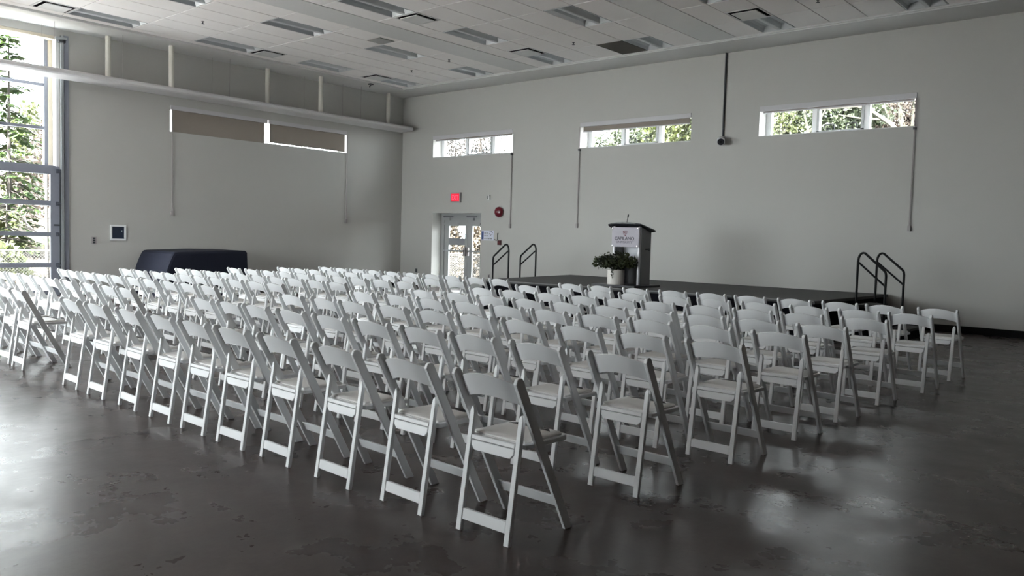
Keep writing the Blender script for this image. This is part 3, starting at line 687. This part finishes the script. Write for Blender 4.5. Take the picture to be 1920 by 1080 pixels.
# ------------------------------------------------------------------ folding chairs
def make_chair():
    t = thing('folding_chair', '', 'chair', group='white folding chairs in rows facing the stage')
    def arc_top(z): return .394-.5065*z
    # long front legs: from the floor in front up to the back
    c = (0., .752); ax = Vector((-.027, .757))-Vector((.367, 0)); 
    poly = [(.367, 0), (.421, 0), (.0265, .757)]
    for k in range(1, 6): a = math.radians(27+ (126)*k/6*1.0-0); poly.append((0+.0265*math.cos(a+.0), .753+.024*math.sin(a)))
    poly.append((-.0265, .748))
    for s in (-1, 1):
        x0 = s*.207; x1 = s*.185
        MB().prism(poly, lambda p, q, tt: (tt, p, q), min(x0, x1), max(x0, x1), .003).build('leg', M['chair'], t)
    # rear legs in a frame leaning forward
    fr = lambda p, q, tt: (p, .142*q+tt, q)
    for s in (-1, 1):
        o, i = .171*s, .137*s; ot, it = .168*s, .139*s
        pl = [(o, 0), (i, 0), (it, .45), (it, .555), (it+s*.004, .575), (it+s*.011, .587), (it+s*.018, .59), (it+s*.024, .583), (ot, .56)]
        MB().prism(pl, fr, -.011, .011, .003).build('leg', M['chair'], t)
    MB().prism([(-.137, .055), (.137, .055), (.137, .062), (.137, .105), (.13, .107), (-.13, .107), (-.137, .105)], fr, -.009, .009, .002).build('stretcher', M['chair'], t)
    MB().prism([(-.138, .436), (.138, .436), (.138, .457), (-.138, .457)], fr, -.012, .010, .003).build('seat_rail', M['chair'], t)
    MB().prism([(-.134, .432), (-.134, .408), (-.114, .386), (.114, .386), (.134, .408), (.134, .432)], fr, -.010, .008, .002).build('seat_apron', M['chair'], t)
    # front stretcher between the long legs
    fs = lambda p, q, tt: (p, .394-.507*q+tt, q)
    MB().prism([(-.185, .118), (.185, .118), (.185, .172), (-.185, .172)], fs, -.010, .010, .002).build('stretcher', M['chair'], t)
    # seat
    def plan(hw, y0, y1, r):
        P = [(-hw, y0), (hw, y0)]
        for cx_, a0 in ((hw-r, 0), (-hw+r, 90)):
            for k in range(5): a = math.radians(a0+22.5*k); P.append((cx_+r*math.cos(a), y1-r+r*math.sin(a)))
        return P
    MB().prism(plan(.179, .086, .398, .022), lambda p, q, tt: (p, q, tt), .431, .456, .004).build('seat', M['chair'], t)
    mb = MB(); P0 = plan(.163, .096, .380, .02)
    mb.loft([[(x, y, .455) for x, y in P0], [(x, y, .463) for x, y in P0], [(x, y, .470) for x, y in inset(P0, .008)], [(x, y, .474) for x, y in inset(P0, .03)], [(x, y, .476) for x, y in inset(P0, .07)]], True, True)
    mb.build('seat_pad', M['pad'], t)
    # curved back rest
    n = 16; R = []
    for k in range(n+1):
        x = -.187+.374*k/n; e = 1-(x/.187)**2; bow = -.040*(1-abs(x/.187)**3.2)
        zt, zb_ = .737+.038*e, .633+.034*e; th = .016; bow += .010
        ring = [(x, arc_top(zb_)+bow-th/2, zb_), (x, arc_top(zb_)+bow+th/2, zb_), (x, arc_top(zt)+bow+th/2, zt-.003), (x, arc_top(zt)+bow, zt), (x, arc_top(zt)+bow-th/2, zt-.003)]
        R.append(ring)
    MB().loft(R, True, True).build('backrest', M['chair'], t)
    return t
chair0 = make_chair(); used = False
#CHAIRS
# rows from the camera towards the stage: chairs left of the aisle, then right of it; (x, y) of the chair's back
ROWS = [[[(7.58,-12.86),(8.08,-12.85),(8.58,-12.84),(9.08,-12.87)],[(10.4,-12.88),(10.95,-12.89),(11.54,-12.89),(12.1,-12.9),(12.58,-12.9),(13.09,-12.91),(13.61,-12.91),(14.2,-12.92),(14.78,-12.92),(15.36,-12.93)]],
 [[(4.86,-11.89),(5.36,-11.89),(5.84,-11.89),(6.3,-11.89),(6.73,-11.89),(7.16,-11.9),(7.66,-11.89),(8.25,-11.89),(8.77,-11.89),(9.2,-11.89)],[(10.81,-11.89),(11.28,-11.89),(11.71,-11.89),(12.23,-11.89),(12.74,-11.89),(13.25,-11.89),(13.77,-11.89),(14.27,-11.89),(14.8,-11.89),(15.39,-11.89)]],
 [[(5.03,-10.97),(5.46,-11.01),(5.92,-10.98),(6.35,-10.98),(6.8,-10.97),(7.28,-10.96),(7.73,-10.96),(8.24,-10.95),(8.69,-10.95),(9.15,-10.94)],[(10.78,-10.92),(11.32,-10.91),(11.77,-10.91),(12.31,-10.9),(12.84,-10.89),(13.33,-10.89),(13.82,-10.88),(14.36,-10.87),(14.9,-10.87),(15.45,-10.86)]],
 [[(5.01,-10.05),(5.48,-10.05),(5.97,-10.02),(6.4,-10.04),(6.83,-10.03),(7.26,-10.04),(7.69,-10.03),(8.15,-10.02),(8.63,-10.01),(9.06,-10.01)],[(10.76,-9.99),(11.33,-9.98),(11.83,-9.97),(12.35,-9.97),(12.86,-9.96),(13.37,-9.96),(13.89,-9.95),(14.41,-9.94),(14.93,-9.94),(15.49,-9.93)]],
 [[(5.09,-9.19),(5.55,-9.19),(5.99,-9.18),(6.44,-9.18),(6.89,-9.17),(7.32,-9.17),(7.78,-9.16),(8.23,-9.16),(8.7,-9.15),(9.16,-9.14)],[(10.81,-9.13),(11.37,-9.12),(11.88,-9.11),(12.41,-9.11),(12.91,-9.1),(13.43,-9.09),(13.94,-9.09),(14.44,-9.08),(14.94,-9.08),(15.49,-9.07)]],
 [[(5.0,-8.2),(5.54,-8.19),(6.04,-8.19),(6.51,-8.18),(6.98,-8.17),(7.45,-8.16),(7.91,-8.16),(8.34,-8.15),(8.85,-8.14),(9.36,-8.13)],[(10.81,-8.11),(11.32,-8.1),(11.89,-8.1),(12.39,-8.09),(12.89,-8.08),(13.37,-8.07),(13.91,-8.06),(14.44,-8.06),(14.93,-8.05),(15.5,-8.04)]],
 [[(4.97,-7.18),(5.45,-7.18),(5.9,-7.17),(6.41,-7.16),(6.9,-7.15),(7.35,-7.15),(7.84,-7.14),(8.33,-7.13),(8.83,-7.12),(9.34,-7.12)],[(10.72,-7.09),(11.29,-7.09),(11.91,-7.08),(12.42,-7.07),(13.0,-7.06),(13.51,-7.05),(14.05,-7.04),(14.61,-7.03),(15.13,-7.03),(15.62,-7.02)]],
 [[(4.95,-6.24),(5.41,-6.23),(5.88,-6.21),(6.34,-6.2),(6.84,-6.19),(7.33,-6.17),(7.82,-6.16),(8.3,-6.15),(8.82,-6.13),(9.33,-6.12)],[(10.71,-6.08),(11.23,-6.07),(11.82,-6.05),(12.39,-6.03),(12.95,-6.02),(13.48,-6.01),(14.04,-5.99),(14.58,-5.98),(15.07,-5.96),(15.62,-5.95)]]]
ordw = ['', 'second', 'third', 'fourth', 'fifth', 'sixth', 'seventh', 'eighth', 'ninth', 'tenth']
roww = ['the back row', 'the second row from the back', 'the third row from the back', 'the fourth row from the back', 'the fourth row from the stage', 'the third row from the stage', 'the second row from the stage', 'the front row']
def put(x, y, rz, label):
    global used
    if not used: o = chair0; used = True; o.location = (x, y, 0); o.rotation_euler = (0,0,rz)
    else: o = dup_tree(chair0, (x, y, 0), rz)
    o['label'] = label
jr = random.Random(11)
for r in range(8):
    for side in (0, 1):
        for k, (x, y) in enumerate(ROWS[r][side]):
            rz = math.radians(-1.6+jr.uniform(-1.5, 1.5))
            if side: 
                i = len(ROWS[r][1])-1-k
                pos = 'at the right end of' if i == 0 else ('right beside the aisle in' if k == 0 else '%s from the right end of' % ordw[i])
            else:
                i = len(ROWS[r][0])-1-k
                pos = 'left beside the aisle in' if i == 0 else ('at the far left end of' if i == 9 else '%s left of the aisle in' % ordw[i])
            put(x, y, rz, 'white folding chair %s %s' % (pos, roww[r]))

# ------------------------------------------------------------------ outside: ground, fences, trees
def ground_mesh():
    mb = MB(); n = 40; xs_ = [-40+80*i/n for i in range(n+1)]; ys_ = [-45+90*i/n for i in range(n+1)]
    return mb
struct('outside_ground', B(-60, 40, -60, 60, -1.4, -1.0), M['soil'])
struct('outside_pavement', MB().box(-5.0, -.45, -30, 3.2, -1.1, -.06).box(-.45, 16, .45, 1.9, -1.1, -.06).box(-.45, 16, -34, YB-.3, -1.1, -.06), M['pave'])  # exit pad and rear paving are unseen, added to bounce light indoors
struct('outside_kerb', B(-5.2, -5.0, -30, 3.4, -1.0, -.02), M['kerb'])
def bank(name, pts, m):
    mb = MB(); mb.loft(pts, False, True, closed=False); return struct(name, mb, m)
hr = random.Random(5)
def hill_rows(fn, n): return [[fn(i/n, j) for i in range(n+1)] for j in range(6)]
hx = [0, 4, 9, 15, 22, 30]; hz = [-.9, -.3, .9, 2.1, 3.5, 4.4]
bank('outside_bank_left', [[(-7.5-hx[j], -26+36*i/24, hz[j]+hr.uniform(-.2, .2)) for i in range(25)] for j in range(6)], M['soil'])
bank('outside_bank_right', [[(-14+40*i/24, 6.0+hx[j], hz[j]+hr.uniform(-.2, .2)) for i in range(25)] for j in range(6)], M['soil'])
def fence(label, p0, p1, zb, zt, pitch=.08):
    t = thing('chain_link_fence', label, 'fence', (0,0,0)); p0, p1 = Vector(p0), Vector(p1); L_ = (p1-p0).length; d_ = (p1-p0)/L_; h = zt-zb
    P = lambda s, z: (p0.x+d_.x*s, p0.y+d_.y*s, z)
    MB().tube([P(0, zt), P(L_, zt)], .022, 8).build('top_rail', M['wire'], t)
    n = int(L_/2.6)+1
    for k in range(n+1): MB().tube([P(L_*k/n, zb-.2), P(L_*k/n, zt+.03)], .028, 8).build('post', M['wire'], t)
    mb = MB(); r = .003; nx = Vector((-d_.y, d_.x, 0))
    s = -h
    while s < L_:
        for sg in (1, -1):
            a0, b0 = (s, s+h) if sg > 0 else (s+h, s); za, zb2 = zb, zt
            lo, hi = max(0, min(a0, b0)), min(L_, max(a0, b0))
            if hi-lo < .02: continue
            if sg > 0: q0, q1 = (lo, zb+(lo-s)), (hi, zb+(hi-s))
            else: q0, q1 = (lo, zt-(lo-s)), (hi, zt-(hi-s))
            A, Bq = Vector(P(q0[0], q0[1])), Vector(P(q1[0], q1[1])); o = Vector((0,0,r))+Vector((d_.x, d_.y, 0))*r*-sg
            e = nx*.004*sg
            mb.add([A-o+e, A+o+e, Bq+o+e, Bq-o+e, A-o-e, A+o-e, Bq+o-e, Bq-o-e], [(0,1,2,3),(4,5,6,7),(0,1,5,4),(3,2,6,7)])
        s += pitch
    stuff(mb.build('wire_mesh', M['wire'], t))
fence('galvanised chain link fence outside the glazed overhead door', (-5.5, -24), (-5.5, 3.0), -.75, .77)
fence('galvanised chain link fence outside the exit door', (-8.0, 4.0), (8.0, 4.0), -.75, .87)

def tree(name, label, x, y, z0, h, kind, seed, m_leaf, m_bark, r=.12, n=900, size=.22, spread=2.0, group=None, crown=None, limbs=()):
    q = random.Random(seed); t = thing(name, label, 'tree', (x, y, z0), group=group)
    lean = q.uniform(-.03, .03)
    top = Vector((lean*h, q.uniform(-.02, .02)*h, h))
    MB().tube([(0,0,-.2), top*.35+Vector((q.uniform(-.1,.1), 0, 0)), top*.7, top], r, 8, r*.15).build('trunk', m_bark, t)
    br = MB(); lf = MB()
    if kind == 'conifer':
        lev = int(h*3.2)
        for k in range(lev):
            f = .10+.88*k/lev; z = h*f; rad = spread*(1-f)**.8+.12
            for j in range(6):
                a = q.uniform(0, 6.283); e = Vector((math.cos(a)*rad*q.uniform(.7, 1.1), math.sin(a)*rad*q.uniform(.7, 1.1), z-rad*q.uniform(.1, .4))); s_ = top*f
                br.tube([s_, s_*.5+e*.5+Vector((0,0,.05)), e], .018, 4, .005)
                for i in range(max(3, int(n/lev/6))):
                    u = q.uniform(.25, 1); p = s_.lerp(e, u); dd = (e-s_).normalized(); sd = Vector((-dd.y, dd.x, 0))*q.choice((-1, 1)); s = size*q.uniform(.5, 1.1)
                    a_ = (dd*.6+sd*.8+Vector((0,0,q.uniform(-.4, .2)))).normalized(); b_ = a_.cross(Vector((0,0,1))).normalized()
                    lf.add([p, p+a_*s*.5+b_*s*.17, p+a_*s, p+a_*s*.5-b_*s*.17], [(0,1,2,3)])
    else:
        tips = []
        def grow(p, d, l, rad, depth):
            e = p+d*l; mid = p.lerp(e, .5)+Vector((q.uniform(-.06, .06), q.uniform(-.06, .06), q.uniform(-.03, .06)))*l
            br.tube([p, mid, e], rad, 5, rad*.55); 
            if depth <= 1: tips.extend([mid, e])
            if depth == 0: return
            for _ in range(q.choice((2, 3, 3))):
                nd = (d+Vector((q.uniform(-.8, .8), q.uniform(-.8, .8), q.uniform(-.15, .6)))).normalized()
                grow(p.lerp(e, q.uniform(.55, 1)), nd, l*q.uniform(.55, .8), rad*.55, depth-1)
        for k in range(9):
            f = .25+.72*k/9; a = q.uniform(0, 6.283); sc = spread*(1.05-f*.6)
            grow(top*f, Vector((math.cos(a), math.sin(a), q.uniform(.3, .9))).normalized(), sc*.6, r*(1.1-f)*.6+.012, 3)
        for pts, r0, r1 in limbs: br.tube(pts, r0, 7, r1)
        if m_leaf and crown:
            zc, rad, hz_ = crown; cl = []
            for _ in range(90):
                v = Vector((q.gauss(0, 1), q.gauss(0, 1), q.gauss(0, 1))).normalized()*q.random()**.4; cl.append(Vector((v.x*rad, v.y*rad*.8, zc+v.z*hz_)))
            def cf():
                c_ = q.choice(cl); return c_+Vector((q.gauss(0, .17), q.gauss(0, .17), q.gauss(0, .15))), None
            leafcloud(lf, n, cf, size, q)
        elif m_leaf:
            tot = max(1, n//len(tips))
            for p in tips:
                for _ in range(tot):
                    c_ = p+Vector((q.gauss(0, .22), q.gauss(0, .22), q.gauss(0, .18))); leafcloud(lf, 1, lambda: (c_, None), size, q)
    stuff(br.build('branches', m_bark, t))
    if lf.v: stuff(lf.build('foliage', m_leaf, t))
    return t
def bush(label, x, y, z0, rx, ry, h, seed, m_leaf, n=900, size=.16, twigs=30, m_bark=None):
    q = random.Random(seed); t = thing('bush', label, 'bush', (x, y, z0), group='shrubs and brambles outside')
    tw = MB()
    for _ in range(twigs):
        a = q.uniform(0, 6.283); e = Vector((math.cos(a)*rx*q.random(), math.sin(a)*ry*q.random(), h*q.uniform(.6, 1.05))); tw.tube([(0,0,-.2), e*.5+Vector((q.uniform(-.2,.2), q.uniform(-.2,.2), .1)), e], .014, 4, .004)
    stuff(tw.build('stems', m_bark or M['barkp'], t))
    lf = MB()
    def f():
        a = q.uniform(0, 6.283); r_ = q.random()**.5; z = q.random()
        k = math.sqrt(max(.05, 1-(z*.95)**2)); return (math.cos(a)*r_*rx*k, math.sin(a)*r_*ry*k, z*h), None
    leafcloud(lf, n, f, size, q); stuff(lf.build('foliage', m_leaf, t))
#TREES
tree('spruce_tree', 'tall narrow spruce outside the overhead door at the left frame edge', -14.5, -5.65, -.5, 9.0, 'conifer', 1, M['conifer'], M['bark'], .11, 4200, .42, 1.5)
tree('young_conifer', 'broad bright young conifer low behind the fence outside the overhead door', -10.5, -7.0, -.7, 2.9, 'conifer', 2, M['leafl'], M['bark'], .07, 3200, .36, 1.2)
tree('bare_tree', 'bare forked tree outside the overhead door right of the spruce', -9.0, -6.3, -.6, 6.4, 'bare', 3, None, M['barkp'], .07, 0, .1, 1.0)
tree('bare_tree', 'pale slender bare tree near the right jamb of the overhead door', -17.0, -3.5, 0, 9.0, 'bare', 4, None, M['barkp'], .09, 0, .1, 1.2)
tree('conifer_tree', 'dark green conifer far behind the bare tree outside the door', -23.6, -4.6, 1.0, 6.5, 'conifer', 5, M['conifer'], M['bark'], .12, 4200, .5, 2.0)
k = 0
for x, y, rx, h, m, lab in ((-7.6, -8.1, .9, 1.5, 'leafl', 'bright green bush behind the fence at the left frame edge'), (-8.3, -5.2, .9, 1.3, 'twigl', 'tan leafless thicket behind the fence below the forked tree'),
        (-11.6, -3.7, 1.2, 2.2, 'twigl', 'large tan thicket on the bank right of the spruce'), (-18.2, -6.6, 1.2, 3.2, 'twigl', 'far tan thicket on the upper bank behind the spruce'),
        (-13.0, -8.0, 1.2, 2.4, 'leafl', 'green bush on the bank left of the spruce foot'), (-26, -8.0, 2.4, 4.6, 'twigl', 'tall brown brush on the hilltop outside the overhead door'), (-21.0, -1.6, 1.9, 4.2, 'twigl', 'tall brown brush by the right jamb of the overhead door')):
    k += 1; zz = -.7 if x > -11 else (-.2 if x > -14 else (.8 if x > -18 else 1.6))
    bush(lab, x, y, zz, rx, rx, h, 20+k, M[m], 2600, .22, 70)
for x, y, rx, h, m, lab in ((-1.85, 5.4, .95, 2.7, 'bramble', 'brown bramble seen through the right leaf of the exit door'), (-3.95, 5.6, 1.0, 3.0, 'bramble', 'brown bramble seen through the left leaf of the exit door'),
        (-6.1, 7.6, 1.2, 3.2, 'bramble', 'further brown bramble left behind the exit door glass'), (.1, 5.4, 1.0, 2.5, 'bramble', 'brown bramble at the right edge of the exit door glass'), (-3.0, 8.6, 1.3, 3.0, 'twig', 'far grey bramble behind the exit door brambles')):
    k += 1; bush(lab, x, y, -.8, rx, rx*.8, h, 20+k, M[m], 5200, .13, 90)
for x, y, m, l in ((-33, -3.2, 'twigl', 'grey twiggy tree on the hilltop at the left frame edge'), (-29, -.2, 'leafl', 'grey green tree on the hilltop behind the forked tree'), (-31, 1.6, 'twigl', 'tan twiggy tree on the hilltop by the right jamb'), (-24.5, -1.9, 'leafl', 'small yellow green tree on the bank behind the forked tree')):
    k += 1; tree('hilltop_tree', l, x, y, 2.8 if x < -26 else 1.8, 5.6 if x < -26 else 3.4, 'leafy', 60+k, M[m], M['barkp'], .07, 2300, .22, .9, crown=(2.6 if x < -26 else 1.6, 1.15, 2.4 if x < -26 else 1.5))
tree('bare_tree', 'bare twiggy tree in the left pane of the window over the exit door', -9.9, 12.0, -.5, 8.6, 'leafy', 31, M['twigd'], M['bark'], .05, 2200, .11, .9, crown=(6.1, 1.1, 1.2))
tree('bare_tree', 'bare tree with a thick trunk in the middle pane of the first window', -7.75, 11.7, -.5, 8.8, 'leafy', 32, M['twigd'], M['bark'], .17, 1300, .11, .8, crown=(6.1, .95, 1.2))
tree('leafy_tree', 'leafy tree whose top shows in the left pane of the middle window', -1.0, 11.2, -.5, 6.1, 'leafy', 33, M['leafg'], M['bark'], .08, 1500, .13, .8, crown=(5.4, .9, .75))
tree('leafy_tree', 'green leafy tree in the middle pane of the middle window', -.5, 14.0, .0, 8.5, 'leafy', 34, M['leafg'], M['bark'], .12, 7000, .17, 1.1, crown=(6.0, 1.5, 1.6))
tree('leafy_tree', 'yellow green tree in the right pane of the middle window', 2.3, 11.8, -.3, 8.2, 'leafy', 35, M['leaf'], M['bark'], .12, 6500, .16, 1.0, crown=(6.0, 1.3, 1.5))
tree('mossy_tree', 'mossy forked tree in the left pane of the rightmost window', 7.35, 9.4, -.5, 7.2, 'leafy', 36, M['leaf'], M['barkm'], .10, 900, .10, .7, crown=(6.0, .7, .9),
     limbs=[([(0, 0, 5.4), (-.35, 0, 5.9), (-.6, .05, 6.5)], .05, .02), ([(0, 0, 5.5), (.3, .1, 6.0), (.45, .1, 6.6)], .05, .02), ([(.75, .2, -.2), (.72, .2, 4.9), (.75, .2, 5.6)], .08, .06), ([(.75, .2, 5.5), (1.1, .2, 5.9), (1.35, .2, 6.4)], .05, .02), ([(.75, .2, 5.5), (.6, .2, 6.0), (.62, .2, 6.6)], .05, .02)])
tree('leafy_tree', 'dense green tree behind the mossy tree of the rightmost window', 5.1, 15.2, 0, 8.5, 'leafy', 41, M['leafg'], M['bark'], .12, 8500, .17, 1.1, crown=(6.0, 1.7, 1.7))
tree('leafy_tree', 'green tree in the middle pane of the rightmost window', 8.3, 12.2, 0, 8.5, 'leafy', 37, M['leafg'], M['bark'], .12, 6000, .16, 1.0, crown=(5.8, 1.2, 1.5))
tree('mossy_tree', 'large mossy forked tree in the right pane of the rightmost window', 11.4, 8.3, -.6, 6.4, 'leafy', 38, M['twig'], M['barkm'], .13, 500, .09, .7, crown=(6.0, .6, .8),
     limbs=[([(0, 0, 4.9), (-.5, 0, 5.5), (-1.1, .1, 5.95), (-1.8, .1, 6.2)], .09, .03), ([(0, 0, 4.8), (-.25, 0, 5.6), (-.35, 0, 6.4)], .09, .05), ([(-.7, .05, 5.65), (-1.4, .1, 5.75), (-2.0, .1, 5.9)], .04, .015), ([(-.5, 0, 5.5), (-.7, 0, 6.0), (-.75, 0, 6.5)], .03, .015)])
tree('brown_tree', 'brown leafed tree behind the large mossy tree of the rightmost window', 9.5, 14.9, 0, 8.8, 'leafy', 40, M['twig'], M['bark'], .12, 8500, .16, 1.1, crown=(6.0, 1.5, 1.7))
tree('conifer_tree', 'tall dark conifer far behind the rightmost window', 6.9, 19.5, 0, 12.0, 'conifer', 39, M['conifer'], M['bark'], .2, 5200, .5, 2.2)
